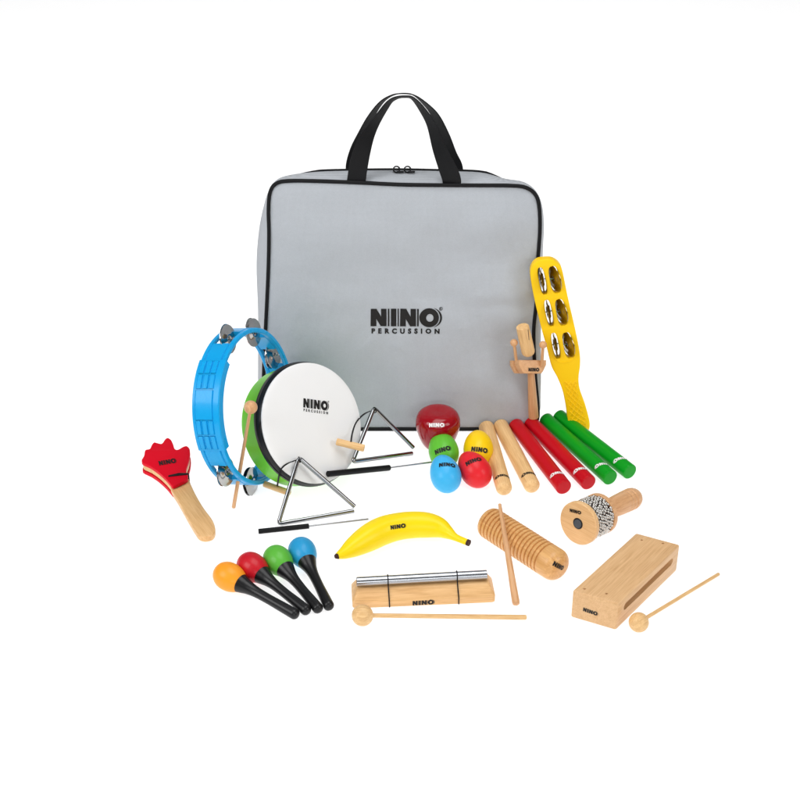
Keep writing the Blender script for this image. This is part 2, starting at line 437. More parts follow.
inner_w = [100,100,92,74,46,34,24,22,24,36,48,74,92,98,98]
inner_o = [-0.001,0.001,-0.002,-0.008,-0.014,-0.02,-0.024,-0.025,-0.024,-0.02,-0.014,-0.006,0.0,0.001,-0.001]
outer_p = [(135,520),(128,455),(145,370),(176,290),(218,196),(275,118),(335,80),(395,72),(450,82),(508,126),(562,190),(606,290),(640,390),(668,460),(665,520)]
outer_w = [84,84,72,56,36,24,16,12,14,26,40,56,66,74,80]
outer_o = [-0.066,-0.064,-0.06,-0.055,-0.05,-0.042,-0.036,-0.034,-0.036,-0.042,-0.05,-0.055,-0.06,-0.064,-0.066]
part('handle', strap(outer_p, outer_w, outer_o), M_web, bag, BM_, angle=30)
part('handle', strap(inner_p, inner_w, inner_o), M_web, bag, BM_, angle=30)
decal(panel, 406, 317.5, 71, 0, sub=True, cuts=3, lift=0.0005)

# ------------------------------------------------------------ tambourine
R = 0.1075; TD = 0.038
def local_view(px, py):
    f = ray(px, py); r_ = (RT - f*RT.dot(f)).normalized(); return f, r_, r_.cross(f)
vf, vr, vu = local_view(258, 406)
Tn = (-vf*0.487 + vr*0.873).normalized(); Te1 = (vr*0.487 + vf*0.873).normalized(); Te2 = Tn.cross(Te1)
Tc = G(258.5, 406.4, (R+0.002)*math.sqrt(1-Tn.z**2) + TD*Tn.z)
TM = basis(Tc, Te1, Te2, Tn)
M_tam = plain('blue_plastic', srgb(10, 160, 224), 0.28, coat=0.3, var=0.02)
tam = thing('tambourine', 'sky blue open ring tambourine with metal jingles, standing left of the green drum', 'tambourine', V((Tc.x, Tc.y, 0)))
JA = [120, 81, 44, 236, 276, 318]
grips = [(146, 212), (-30, 24)]
def seg_solid(bm, a0, a1, z0, z1, r0, r1, step=3):
    m = max(1, int(round((a1 - a0)/step))); prev = None; e = 0.0012
    sec = [(z0+e, r0), (z1-e, r0), (z1, r0+e), (z1, r1-e), (z1-e, r1), (z0+e, r1), (z0, r1-e), (z0, r0+e)]
    for i in range(m+1):
        a = math.radians(a0 + (a1-a0)*i/m)
        cur = [bm.verts.new((r*math.cos(a), r*math.sin(a), z)) for z, r in sec]
        if prev:
            for j in range(8): bm.faces.new((prev[j], prev[(j+1) % 8], cur[(j+1) % 8], cur[j]))
        else: bm.faces.new(cur[::-1])
        prev = cur
    bm.faces.new(prev)
bm = bmesh.new(); hw = 9.0; ang = []
slots = sorted([(j-hw, j+hw) for j in JA])
seg_solid(bm, -180, 180, -0.0065, 0, R-0.0065, R)      # front rail of the frame
seg_solid(bm, -180, 180, -TD, -TD+0.0065, R-0.0065, R)
edges = []
cur = slots[-1][1] - 360
for s0, s1 in slots:
    seg_solid(bm, cur, s0, -TD+0.0066, -0.0066, R-0.0066, R+0.0002); cur = s1
for g0, g1 in grips: seg_solid(bm, g0, g1, -TD-0.0005, 0.0025, R-0.0105, R+0.0022)
frame = part('frame', bm, M_tam, tam, TM)
for g0, g1 in grips:                                   # moulded raised pads of the grip
    bm = bmesh.new(); sp = g1-g0; rr = R+0.0020; ww = (TD-0.010)/3
    for fa, fb in ((0.02, 0.17), (0.185, 0.335), (0.665, 0.815), (0.83, 0.98)):
        for k in range(3): seg_solid(bm, g0+sp*fa, g0+sp*fb-0.3, -TD+0.004+ww*k+0.0008, -TD+0.004+ww*(k+1)-0.0008, rr, rr+0.0011, 4)
    seg_solid(bm, g0+sp*0.35, g0+sp*0.65, -TD+0.0048, -TD+0.004+3*ww-0.0008, rr, rr+0.0011)
    part('grip_pad', bm, M_tam, tam, TM)
def jingle_bm(r):
    pr = [(0.0002, 0.0016), (0.0022, 0.0034), (0.0022, r*0.40), (0.0008, r*0.52), (0.0004, r*0.85), (0.0, r), (-0.0006, r), (0.0002-0.0002, r*0.85), (0.0002, r*0.52), (0.0016, r*0.40), (0.0016, 0.0034), (-0.0004, 0.0016)]
    return ringlathe(pr, 40)
for j in JA:
    a = math.radians(j + random.uniform(-1, 1)); cpos = V((math.cos(a), math.sin(a), 0))*(R-0.0035)
    part('jingle_pin', tube([cpos + V((0, 0, -TD+0.006)), cpos + V((0, 0, -0.006))], 0.0012, 10), M_chrome, tam, TM)
    for sg in (1, -1):
        tilt = Matrix.Rotation(random.uniform(-0.10, 0.10), 4, 'X') @ Matrix.Rotation(random.uniform(-0.1, 0.1), 4, 'Y')
        off = cpos + V((random.uniform(-1, 1)*0.0006, random.uniform(-1, 1)*0.0006, -TD/2 + sg*0.0022))
        Mj = TM @ Matrix.Translation(off) @ tilt @ (Matrix.Identity(4) if sg > 0 else Matrix.Rotation(PI, 4, 'X'))
        part('jingle', jingle_bm(0.0198), M_jingle, tam, Mj, angle=50)

# ------------------------------------------------------------ hand drum
DR = 0.0822
vf, vr, vu = local_view(311, 422)
Dn = (-vf*0.800 + 0.600*(vr*0.978 + vu*0.208)).normalized()
Dc = G(313.0, 422.8, DR*math.sqrt(1-Dn.z**2) + 0.052*Dn.z)
Dx = (RT - Dn*RT.dot(Dn)).normalized(); Dy = Dn.cross(Dx)
DM = basis(Dc, Dx, Dy, Dn)
M_drum = plain('lime_green_paint', srgb(112, 205, 45), 0.35, coat=0.25, var=0.03)
M_head = plain('white_drumhead', (0.86, 0.86, 0.86, 1), 0.45, bump=0.1, bscale=300, var=0.01)
drum = thing('hand_drum', 'bright green frame drum with white drumhead and black hoop, leaning back beside the blue tambourine', 'drum', V((Dc.x, Dc.y, 0)))
part('shell', ringlathe([(-0.052, DR-0.006), (-0.052, DR-0.001), (-0.051, DR), (-0.006, DR), (-0.006, DR-0.006)], 96), M_drum, drum, DM)
part('hoop', ringlathe([(-0.0160, DR+0.0002), (-0.0160, DR+0.0030), (-0.0152, DR+0.0042), (-0.0118, DR+0.0042), (-0.0110, DR+0.0028), (-0.0100, DR+0.0028), (-0.0092, DR+0.0038), (-0.0060, DR+0.0028), (-0.0034, DR+0.0010), (-0.0034, DR+0.0002)], 96), M_blackp, drum, DM)
head = part('drumhead', lathe([(-0.0050, 0), (-0.0050, DR), (-0.0026, DR+0.0009), (-0.0008, DR+0.0009), (0.0, DR-0.001), (0.0, DR*0.9), (0.0, DR*0.5), (0, 0)], 96), M_head, drum, DM, angle=50)
decal(head, 316, 404.5, 31.5, 0, sub=True, cuts=0, squash=1.15)
DB = [bvh_of(bpy.data.objects[k]) for k in ('drumhead', 'hoop', 'shell')]
def front(px, py, z0, rad):
    """a point seen at this spot, at least z0 high and standing clear in front of the drum"""
    z = z0
    while z < 0.2:
        p = G(px, py, z); d = (p - CAM).length; hit = False
        for t in DB:
            for ox, oy in ((0, 0), (3, 3), (-3, 3), (3, -3), (-3, -3)):
                l, n_, i_, dd = t.ray_cast(CAM, ray(px+ox, py+oy))
                if l is not None and dd < d + rad: hit = True
        if not hit: break
        z += 0.001
    return G(px, py, z)

# ------------------------------------------------------------ mallets
def depth_on(o, px, py):
    loc, nor, i, d = bvh_of(o).ray_cast(CAM, ray(px, py)); return loc
def mallet(p_ball, p_end, rb, rs0, rs1, label, cat, name='mallet', mat=None):
    mat = mat or M_pale
    M = axis_frame(p_ball, p_end); L = (p_end - p_ball).length
    t = thing(name, label, cat, V((p_ball.x, p_ball.y, 0)))
    pr = [(-rb*math.cos(PI*k/24), rb*math.sin(PI*k/24)) for k in range(25)]
    part('mallet_head', lathe(pr, 40), mat, t, M)
    s0 = rb*0.90
    st = [(s0, 0), (s0, rs0), (L*0.5, (rs0+rs1)/2)] + [(L - rs1*0.6 + rs1*0.6*math.sin(a), rs1*(0.35+0.65*math.cos(a))) for a in (0, 0.5, 1.0, 1.45)] + [(L, 0)]
    part('stick', lathe(st, 20), mat, t, M)
    return t
mallet(G(362.5, 615.3, 0.0135), G(526.8, 617.3, 0.0035), 0.0132, 0.0027, 0.0031, 'pale wooden ball mallet lying horizontally in front of the chime bar', 'mallet')
mallet(G(638.8, 622.3, 0.0120), G(719.0, 573.8, 0.0028), 0.0121, 0.0024, 0.0022, 'small wooden ball mallet lying diagonally at the right, next to the wood block', 'mallet')
# drum mallet: foot on the table, ball against the drum hoop
foot = G(233.5, 508, 0.003)
tball = bvh_of(bpy.data.objects['hoop'])
h = None
yb = foot.y + 0.03
drum_left = DM @ V((-DR*0.97, 0, -0.004))
pb = atdepth(250.7, 407.3, drum_left.y - 0.018)
mallet(pb, foot, 0.0090, 0.0021, 0.0027, 'thin wooden ball mallet standing on end, leaning against the green hand drum', 'mallet', mat=M_tan)

# ------------------------------------------------------------ triangles
def round_path(pts, r, k=6):
    out = [pts[0]]
    for i in range(1, len(pts)-1):
        a = (pts[i-1]-pts[i]).normalized(); b = (pts[i+1]-pts[i]).normalized()
        for j in range(k+1):
            t = j/k; out.append((pts[i]+a*r)*(1-t)**2 + pts[i]*2*t*(1-t) + (pts[i]+b*r)*t*t)
    out.append(pts[-1]); return out
def dense(pts, step):
    out = [pts[0]]
    for a, b in zip(pts, pts[1:]):
        m = max(1, int((b-a).length/step))
        for k in range(1, m+1): out.append(a.lerp(b, k/m))
    return out
M_tri = plain('triangle_steel', (0.30, 0.305, 0.315, 1), 0.10, 1.0, var=0.01)
def triangle(A, B, C1, C2, rr, holder, hr, sag, label, hcover=None):
    t = thing('triangle', label, 'triangle', V((B.x, B.y, 0)))
    P = dense(round_path([C1, A, B, C2], 0.006), 0.02)
    part('rod', tube(P, rr, 16), M_tri, t)
    h0, h1 = holder; L = (h1-h0).length
    part('holder', lathe(rounded_prof(L, hr, hr*0.25), 24), M_pale, t, axis_frame(h0, h1))
    hm = h0.lerp(h1, 0.52) + V((0, 0, hr)); A2 = A + V((0, 0, -rr))
    for s_ in (-1, 1):
        off = V((0.0009*s_, 0.0, 0.0004*s_))
        pts = catmull([A2 + off] + [q + off*(1.6 if k == 0 else 0.6) for k, q in enumerate(sag)] + [hm + off*0.5], 8)
        part('cord', tube(pts, 0.00075, 8), M_cord, t)
    # the loop round the rod
    ax = (B - A).normalized(); nrm = ax.cross((C1 - A).normalized()).normalized(); mid_ = ((B-A).normalized() + (C1-A).normalized()).normalized()
    lp = [A + mid_*0.003 + (mid_*math.cos(a) + nrm*math.sin(a))*(rr+0.0008) for a in [2*PI*k/16 for k in range(16)]]
    part('cord_loop', tube(lp, 0.0008, 6, True), M_cord, t)
    return t
A = front(298.8, 457.5, 0.062, 0.006)
B = G(278.2, 524.0, 0.0027); C1 = G(354.6, 506.5, 0.0070); C2 = G(353.8, 510.8, 0.0027)
h0 = G(264.2, 483.8, front(264.2, 483.8, 0.0046, 0.010).z + 0.010); h1 = G(289.8, 493.0, front(289.8, 493.0, 0.0046, 0.010).z + 0.008)
print('tri1', A, B, C1, 'len', (A-B).length, (B-C2).length, (A-C1).length, h0, h1)
triangle(A, B, C1, C2, 0.0030, (h0, h1), 0.0044, [front(287.5, 463.5, 0.05, 0.003), front(280.8, 469.5, 0.03, 0.003), front(279.0, 476, 0.015, 0.003)],
         'nearer of the two chrome triangles, standing in front of the green hand drum')
A = front(374.0, 408.0, 0.075, 0.010)
B = front(352.6, 461.6, 0.0027, 0.010); C1 = G(413.3, 447.6, 0.0080); C2 = G(411.8, 453.4, 0.0027)
h0 = front(336.5, 441.6, 0.0050, 0.0075); h1 = front(364.4, 448.3, 0.0050, 0.0075)
h1 = G(364.4, 448.3, max(h1.z, h0.z - 0.006))
print('tri2', A, B, C1, 'len', (A-B).length, (B-C2).length, (A-C1).length, h0, h1)
triangle(A, B, C1, C2, 0.0030, (h0, h1), 0.0050, [front(364.5, 413.8, 0.070, 0.006), front(356.5, 422, 0.064, 0.006), front(352.6, 432, 0.05, 0.006)],
         'farther of the two chrome triangles, in front of the grey bag')
def beater(p0, p1, p2, rg, rr, label):
    t = thing('triangle_beater', label, 'beater', V((p0.x, p0.y, 0)))
    M = axis_frame(p0, p1); L = (p1-p0).length
    part('grip', lathe(rounded_prof(L, rg, 0.0006), 28), M_blackm, t, M)
    part('rod', lathe(rounded_prof((p2-p1).length + 0.004, rr, rr*0.4), 14), M_tri, t, axis_frame(p1 - (p2-p1).normalized()*0.004, p2))
beater(G(258.4, 531.4, 0.0036), G(309.0, 526.0, 0.0036), G(368.5, 519.0, 0.0016), 0.0035, 0.0012, 'thin metal triangle beater with black grip lying between the nearer triangle and the maracas')
beater(front(327.7, 474.0, 0.0044, 0.0055), G(389.2, 467.7, 0.0044), G(436.0, 461.6, 0.0016), 0.0042, 0.0012, 'thin metal triangle beater with black grip, its tip reaching behind the egg shakers')

# ------------------------------------------------------------ clapper castanet
def plate_at(pix, z_top, thick, bev, z_plane=None):
    o = G(167, 470, z_top - thick)
    pts = [G(x, y, z_plane if z_plane is not None else z_top) for x, y in pix]
    return [(p.x - o.x, p.y - o.y) for p in pts], o
out = zm([(93,250),(112,205),(122,160),(158,150),(172,122),(192,98),(222,104),(255,108),(280,74),(302,62),(328,78),(345,112),(358,150),(385,156),(420,136),(452,127),(476,148),(480,185),(472,240),(452,300),(450,330),(462,368),(457,392),(400,422),(345,445),(322,428),(285,385),(225,330),(160,285)], 130, 430, 8)
cast = thing('hand_castanet', 'red clapper castanet with scalloped edge on a flat wooden handle, at the far left', 'castanet', G(170, 480, 0))
M_red = plain('red_lacquer', srgb(218, 4, 34), 0.48, coat=0.0, var=0.03, spec=0.12)
def smooth2(pts, sub=3): return [(p.x, p.y) for p in catmull([V((x, y, 0)) for x, y in pts], sub, True)]
zt = 0.0205
loop, o = plate_at(smooth2(out), zt, 0.0055, 0.0006)
top_plate = part('clapper', curve_plate([loop], 0.0055, 0.0007), M_red, cast, Matrix.Translation(o))
loopc = [(x*1.0, y*1.0) for x, y in loop]
cx_ = sum(p[0] for p in loop)/len(loop); cy_ = sum(p[1] for p in loop)/len(loop)
part('clapper', curve_plate([loopc], 0.0055, 0.0007), M_red, cast, Matrix.Translation(V((o.x, o.y, 0.0006))))
inn = [(cx_ + (x-cx_)*0.965, cy_ + (y-cy_)*0.965) for x, y in loop]
part('core_plate', curve_plate([inn], 0.0070, 0.0005), M_pale, cast, Matrix.Translation(V((o.x, o.y, 0.0072))))
hp = zm([(330,418),(455,375),(486,430),(530,520),(590,620),(650,700),(676,752),(682,800),(664,834),(625,850),(585,852),(548,838),(520,800),(480,735),(430,645),(380,555),(335,480)], 130, 430, 8)
hl_, oh = plate_at(smooth2(hp), 0.0142, 0.0085, 0.001)
Mh = Matrix.Translation(V((oh.x, oh.y, 0.0050)))
d_ = (G(210, 530, 0) - G(178, 487, 0)).normalized(); ah = math.atan2(d_.y, d_.x)
Rz = Matrix.Rotation(ah, 4, 'Z'); bmh = curve_plate([hl_], 0.0088, 0.0016)
bmesh.ops.transform(bmh, matrix=Rz.inverted(), verts=bmh.verts)
part('handle', bmh, M_woodx, cast, Mh @ Rz)
bnd = [G(130+x/8, 430+y/8, zt) for x, y in ((318, 372), (350, 352), (400, 345), (461, 356))]
ba, bb = bnd[0], bnd[-1]; ba = ba + (ba-bb).normalized()*0.0012; bb = bb + (bb-ba).normalized()*0.0012
loopb = [V((ba.x, ba.y, zt+0.0008)), V((bb.x, bb.y, zt+0.0008)), V((bb.x, bb.y, 0.0005)), V((ba.x, ba.y, 0.0005))]
lp = []
for i in range(4):
    for k in range(8): lp.append(loopb[i].lerp(loopb[(i+1) % 4], k/8))
bm = tube(lp, 0.0011, 8, True)
part('elastic_band', bm, M_cord, cast)
bm = tube([V((ba.x, ba.y, zt+0.0008)) , V((ba.lerp(bb, .5).x, ba.lerp(bb, .5).y+0.003, zt+0.0009)), V((bb.x, bb.y, zt+0.0008))], 0.0013, 8)
part('elastic_band', bm, M_cord, cast)
decal(top_plate, 167.5, 462.0, 17.5, 33, squash=1.9)

# ------------------------------------------------------------ maracas
def maraca(c, e, col, label):
    C0 = G(c[0], c[1], 0.0182); E = G(e[0], e[1], 0.0070)
    ax = (E - C0).normalized(); L = (E - C0).length
    t = thing('maraca', label, 'maraca', V((C0.x, C0.y, 0)), 'egg headed maracas laid out in a fan')
    M = axis_frame(C0, E)
    rh = 0.0180; a1 = 0.0225; a2 = 0.0245
    pr = []
    for k in range(29):
        q = PI*k/28; s = -math.cos(q); pr.append((s*(a1 if s < 0 else a2), rh*math.sin(q)*(1 - 0.07*s)))
    part('head', lathe(pr, 56), plain('maraca_paint', col, 0.40, coat=0.3, var=0.02), t, M)
    s0 = 0.0180
    cps = [V((s0, 0.0122, 0)), V((s0+0.006, 0.0104, 0)), V((s0+0.014, 0.0082, 0)), V((s0+0.026, 0.0066, 0)), V((s0+0.045, 0.0061, 0)), V((L-0.02, 0.0065, 0)), V((L-0.002, 0.0069, 0))]
    pr = [(s0-0.0005, 0), (s0-0.0005, 0.0118)] + [(p.x, p.y) for p in catmull(cps, 5)]
    pr += [(L-0.002 + 0.0069*0.85*math.sin(a), 0.0069*math.cos(a)) for a in (0.3, 0.6, 0.9, 1.15, 1.35)] + [(L-0.002+0.0059, 0)]
    part('handle', lathe(pr, 40), M_blackp, t, M)
maraca((229.6, 577.0), (295.8, 614.6), srgb(250, 158, 38), 'orange maraca with black handle, leftmost of the fan of four')
maraca((252.6, 567.3), (307.0, 610.8), srgb(196, 20, 36), 'red maraca with black handle, between the orange and the green ones')
maraca((278.2, 560.6), (318.6, 609.2), srgb(92, 180, 60), 'green maraca with black handle, between the red and the blue ones')
maraca((302.6, 552.6), (329.2, 606.6), srgb(38, 152, 205), 'blue maraca with black handle, rightmost of the fan of four')

# ------------------------------------------------------------ apple shaker
M_apple = plain('dark_red_lacquer', srgb(150, 6, 22), 0.12, coat=0.6, var=0.03)
ca = G(437.8, 430.0, 0.030)
apple = thing('apple_shaker', 'glossy dark red apple shaped shaker standing behind the four eggs', 'shaker', V((ca.x, ca.y, 0)))
aprof = [(0.0, 0.0), (0.0, 0.010), (0.0015, 0.0150), (0.007, 0.0205), (0.016, 0.0255), (0.027, 0.0295), (0.038, 0.0320), (0.048, 0.0318), (0.056, 0.0285), (0.0605, 0.0225), (0.0622, 0.0150), (0.0622, 0.0070), (0.0618, 0.0)]
ap = catmull([V((s, r, 0)) for s, r in aprof], 5)
ab = part('body', lathe([(p.x, max(p.y, 0)) for p in ap], 64), M_apple, apple, Matrix.Translation(V((ca.x, ca.y, 0))), angle=60)
decal(ab, 436.8, 425.0, 15.5, 0, mat=M_inkw, cuts=2)

# ------------------------------------------------------------ egg shakers
def egg(px, py, az, el, col, label, lp, la, rr=0.0213, a_l=0.0285):
    el_ = math.radians(el); z = math.sqrt((a_l*math.sin(el_))**2 + (rr*math.cos(el_))**2)
    c = G(px, py, z*0.985); a = math.radians(az)
    d = V((math.sin(a)*math.cos(el_), math.cos(a)*math.cos(el_), math.sin(el_)))
    M = axis_frame(c, c + d); pr = []
    for k in range(33):
        q = PI*k/32; s = -math.cos(q); pr.append((s*a_l*(1.0 if s < 0 else 1.06), rr*math.sin(q)*(1 - 0.09*s)))
    bm = lathe(pr, 56)
    me = to_mesh('egg_shaker', bm)
    o = part('egg_shaker', me, plain('egg_paint', col, 0.38, coat=0.15, var=0.015), None, M)
    o['label'] = label; o['category'] = 'egg shaker'; o['group'] = 'egg shakers in a cluster'
    decal(o, lp[0], lp[1], 16.5, la, cuts=2, squash=1.15)
egg(443.5, 450.5, -10, 18, srgb(96, 186, 52), 'green egg shaker touching the dark red apple shaker', (442.6, 449.5), 16)
egg(478.3, 448.3, 0, 16, srgb(250, 206, 12), 'yellow egg shaker behind the red egg, beside the wooden claves', (479.8, 449.5), -8)
egg(445.3, 474.0, -14, 20, srgb(62, 178, 236), 'light blue egg shaker, front left of the four', (447.5, 464.4), 0)
egg(474.6, 469.6, -32, 20, srgb(224, 34, 44), 'red egg shaker, front right of the four', (473.5, 460.5), 24)

# ------------------------------------------------------------ claves
def clave(f, n_, mat, label, cat_g, round_end, ink, la):
    r = 0.0112
    p0 = G(f[0], f[1], r); p1 = G(n_[0], n_[1], r); L = (p1-p0).length
    print('clave len', round(L, 4))
    M = axis_frame(p0, p1)
    if round_end:
        pr = [(-0.006, 0)] + [(-0.006*math.cos(a), r*math.sin(a)) for a in (0.25, 0.5, 0.8, 1.1, 1.4)] + [(0, r), (L-0.002, r)] + [(L-0.002+0.0085*math.sin(a), r*math.cos(a)) for a in (0.2, 0.4, 0.6, 0.8, 1.0, 1.2, 1.4)] + [(L+0.0065, 0)]
    else:
        pr = rounded_prof(L, r, 0.0014)
    o = part('clave', lathe(pr, 48), mat, None, M)
    o['label'] = label; o['category'] = 'clave'; o['group'] = cat_g
    # lettering wraps round the stick near its near end, upside down to the viewer
    k = 0.86 if not round_end else 0.88
    q = p0.lerp(p1, k) + V((0, 0, r)); rel = q - CAM; dd = rel.dot(FWD)
    px = 400 + rel.dot(RT)/dd*FPX; py = 400 - rel.dot(UP)/dd*FPX
    decal(o, px, py+1.2, 14.5, la, mat=ink, cuts=2)
gC = 'claves laid side by side'
M_cr = plain('red_clave_paint', srgb(190, 4, 24), 0.36, coat=0.15, var=0.05, spec=0.18)
M_cg = plain('green_clave_paint', srgb(0, 150, 26), 0.36, coat=0.15, var=0.05, spec=0.18)
clave((486.4, 427.5), (504.2, 488.5), M_pale, 'natural wood clave beside the yellow egg shaker', gC, True, M_ink, 180+8)
clave((500.8, 426.0), (532.2, 486.0), M_pale, 'natural wood clave next to the leftmost red clave', gC, True, M_ink, 180+12)
clave((515.6, 425.0), (564.0, 487.5), M_cr, 'red clave next to the natural wood ones', gC, False, M_inkw, 180+16)
clave((530.6, 423.0), (588.8, 482.8), M_cr, 'red clave next to the green ones', gC, False, M_inkw, 180+16)
clave((545.6, 419.6), (610.6, 478.0), M_cg, 'green clave next to the red ones', gC, False, M_inkw, 180+18)
clave((558.6, 416.4), (630.2, 472.0), M_cg, 'green clave at the right end of the row', gC, False, M_inkw, 180+18)

# ------------------------------------------------------------ double clapper on a stick
def proj(q):
    rel = q - CAM; dd = rel.dot(FWD); return 400 + rel.dot(RT)/dd*FPX, 400 - rel.dot(UP)/dd*FPX
sb = G(533.6, 417.5, 0.022)
cyb = sb.y
def CP(px, py, dy=0.0): return atdepth(px, py, cyb + dy)
clap = thing('wooden_clapper', 'small wooden rattle on an upright stick with two ball beaters, beside the yellow stick', 'rattle', V((sb.x, sb.y, 0)))
st = CP(530.6, 366)
L = (st-sb).length
part('stick', lathe([(0, 0), (0, 0.0068), (0.001, 0.0076), (L*0.3, 0.0068), (L, 0.0046), (L, 0)], 28), M_tan, clap, axis_frame(sb, st))
# cross block: half-moon plate, turned a little
blk = [(-0.0215, 0.0100), (0.0215, 0.0100), (0.0215, 0.0035), (0.0165, -0.0055), (0.0140, -0.0085), (-0.0140, -0.0085), (-0.0165, -0.0055), (-0.0215, 0.0035)]
bc = CP(532.8, 367.3, -0.012)
ya = math.radians(20)
bx_ = (RT*math.cos(ya) + FWD*math.sin(ya)); bn_ = (-FWD*math.cos(ya) + RT*math.sin(ya))
MB_ = basis(bc, bx_, UP, bn_)
cb = curve_plate([[(x*1.0, y*1.04) for x, y in blk]], 0.016, 0.0012)
for v in cb.verts: v.co.z -= 0.016
cbo = part('cross_block', cb, M_tan, clap, MB_)
cb2 = curve_plate([[(x*0.93, y*1.0) for x, y in blk]], 0.009, 0.0012)
part('back_block', cb2, M_tan, clap, basis(bc - bn_*0.0262 - bx_*0.0045, bx_, UP, bn_))
decal(cbo, 533.8, 369.6, 12, 0, squash=1.2)
ta = CP(522.3, 326, -0.004); tb_ = CP(528.6, 353.5, -0.004)
L = (tb_-ta).length
tng = part('tone_block', lathe([(0, 0), (0, 0.0080), (0.0012, 0.0092), (0.02, 0.0096), (L-0.004, 0.0096)] + [(L-0.004+0.008*math.sin(a), 0.0096*math.cos(a)) for a in (0.3, 0.6, 0.9, 1.2, 1.45)] + [(L+0.004, 0)], 36), M_pale, clap, axis_frame(ta, tb_))
s1, s2 = (depth_on(tng, 528.0, 329.5), depth_on(tng, 529.0, 340))
if s1 and s2:
    part('slit', tube([s1, s2], [0.0006, 0.0004], 8), M_core, tng)
for (bx, by), (ex, ey), dy in (((514.0, 342.8), (517.0, 366), -0.004), ((543.0, 344.8), (541.8, 366), -0.008)):
    b0 = CP(bx, by, dy); e0 = CP(ex, ey, dy)
    part('ball', lathe([(-0.0055*math.cos(PI*k/16), 0.0055*math.sin(PI*k/16)) for k in range(17)], 24), M_tan, clap, axis_frame(b0, e0))
    part('ball_stick', tube([b0, e0], 0.0023, 10), M_tan, clap)

# ------------------------------------------------------------ jingle stick
M_yel = plain('yellow_plastic', srgb(255, 206, 4), 0.42, coat=0.0, var=0.015)
jb = G(586, 431, 0.0)
JT = math.radians(6); JN = V((0, -math.cos(JT), math.sin(JT))); JU = V((0, math.sin(JT), math.cos(JT)))
def jp(px, py): return onplane(px, py, jb, JN)
JM = basis(jb, V((1, 0, 0)), JU, JN); JI = JM.inverted()
jo = zm([(115,35),(75,42),(52,66),(45,105),(58,190),(88,320),(118,430),(138,508),(165,560),(188,620),(203,690),(213,760),(228,800),(262,808),(296,800),(308,765),(291,690),(266,620),(258,565),(265,500),(262,440),(240,330),(210,200),(188,92),(174,58),(146,38)], 520, 250, 4.444)
def l2(px, py): q = JI @ jp(px, py); return (q.x, q.y)
outer = [l2(x, y) for x, y in smooth2(jo, 4)]
slots_px = []
for cx, cy in ((98, 131), (127, 273), (157, 418)): slots_px.append((cx, cy, 13.5))
for cx, cy in ((152, 125), (181, 270), (212, 416)): slots_px.append((cx, cy, 20))
holes = []
sd = (V((l2(120+34, 430+0)[0], l2(154, 430)[1])) ); 
ax_p = (V(l2(520+97/4.444, 250+131/4.444)) - V(l2(520+155/4.444, 250+418/4.444))).normalized(); ax_q = V((ax_p.y, -ax_p.x))
slot_c = []
for cx, cy, hw_ in slots_px:
    c = V(l2(520+cx/4.444, 250+cy/4.444)); k = 1/4.444/ (FPX/((jb-CAM).dot(FWD)))
    hh = 62*k*1.0; ww = hw_*k; slot_c.append((c, hh, ww)); h_ = []
    for i in range(24):
        a = 2*PI*i/24; e = 3.0
        x = math.copysign(abs(math.cos(a))**(2/e), math.cos(a))*ww; y = math.copysign(abs(math.sin(a))**(2/e), math.sin(a))*hh
        p = c + ax_q*x + ax_p*y; h_.append((p.x, p.y))
    holes.append(h_[::-1])
js = thing('jingle_stick', 'yellow plastic jingle stick with six slots of metal jingles, upright at the bag edge', 'jingle stick', jb)
TJ = 0.016
bm = curve_plate([outer] + holes, TJ, 0.0016)
for v in bm.verts: v.co.z -= TJ/2
jf = part('body', bm, M_yel, js, JM)
# diamond pattern moulded on the handle
bm = bmesh.new()
Lc = catmull([V((x, y, 0)) for x, y in ((192, 585), (204, 640), (212, 700), (220, 760), (232, 795))], 8)
Rc = catmull([V((x, y, 0)) for x, y in ((256, 580), (262, 630), (282, 690), (298, 745), (303, 785))], 8)
def patch(s_, t_):
    k = max(0, min(31.999, t_*32)); a = Lc[int(k)].lerp(Lc[int(k)+1], k-int(k)); b = Rc[int(k)].lerp(Rc[int(k)+1], k-int(k))
    q = a.lerp(b, 0.10 + 0.80*s_)
    return JI @ onplane(520+q.x/4.444, 250+q.y/4.444, jb + JN*(TJ/2 + 0.0001), JN)
for fam in (1, -1):
    for k in range(-3, 12):
        pts = []
        for i in range(17):
            s_ = i/16; t_ = k*0.115 + (s_ if fam > 0 else 1-s_)*0.30
            if 0.0 <= t_ <= 1.0: pts.append(patch(s_, t_))
        if len(pts) > 3: tube(pts, 0.0010, 6, False, bm)
part('grip_pattern', bm, M_yel, js, JM)
bm = bmesh.new()
pts = [JI @ onplane(520+x/4.444, 250+y/4.444, jb + JN*(TJ/2 + 0.0001), JN) for x, y in ((150, 478), (165, 492), (190, 500), (215, 498), (235, 486), (246, 468))]
tube(catmull(pts, 4), 0.0007, 6, False, bm)
part('moulded_rim', bm, M_yel, js, JM)
for i, (c, hh, ww) in enumerate(slot_c):
    left = i < 3; yaw = 84 if left else 66
    part('jingle_pin', tube([V((c.x, c.y, 0)) - V((ax_q.x, ax_q.y, 0))*(ww+0.002), V((c.x, c.y, 0)) + V((ax_q.x, ax_q.y, 0))*(ww+0.002)], 0.0009, 8), M_chrome, js, JM)
    for sg in (-1, 1):
        zax = (V((ax_q.x, ax_q.y, 0))*math.sin(math.radians(yaw)) + V((0, 0, 1))*math.cos(math.radians(yaw))*(1 if left else -1)).normalized()
        yax = V((ax_p.x, ax_p.y, 0)); xax = yax.cross(zax).normalized()
        Mj = JM @ basis(V((c.x, c.y, 0)) + zax*0.0004*sg, xax, yax, zax) @ (Matrix.Identity(4) if sg > 0 else Matrix.Rotation(PI, 4, 'Y'))
        part('jingle', jingle_bm(hh*0.95), M_brass, js, Mj, angle=50)

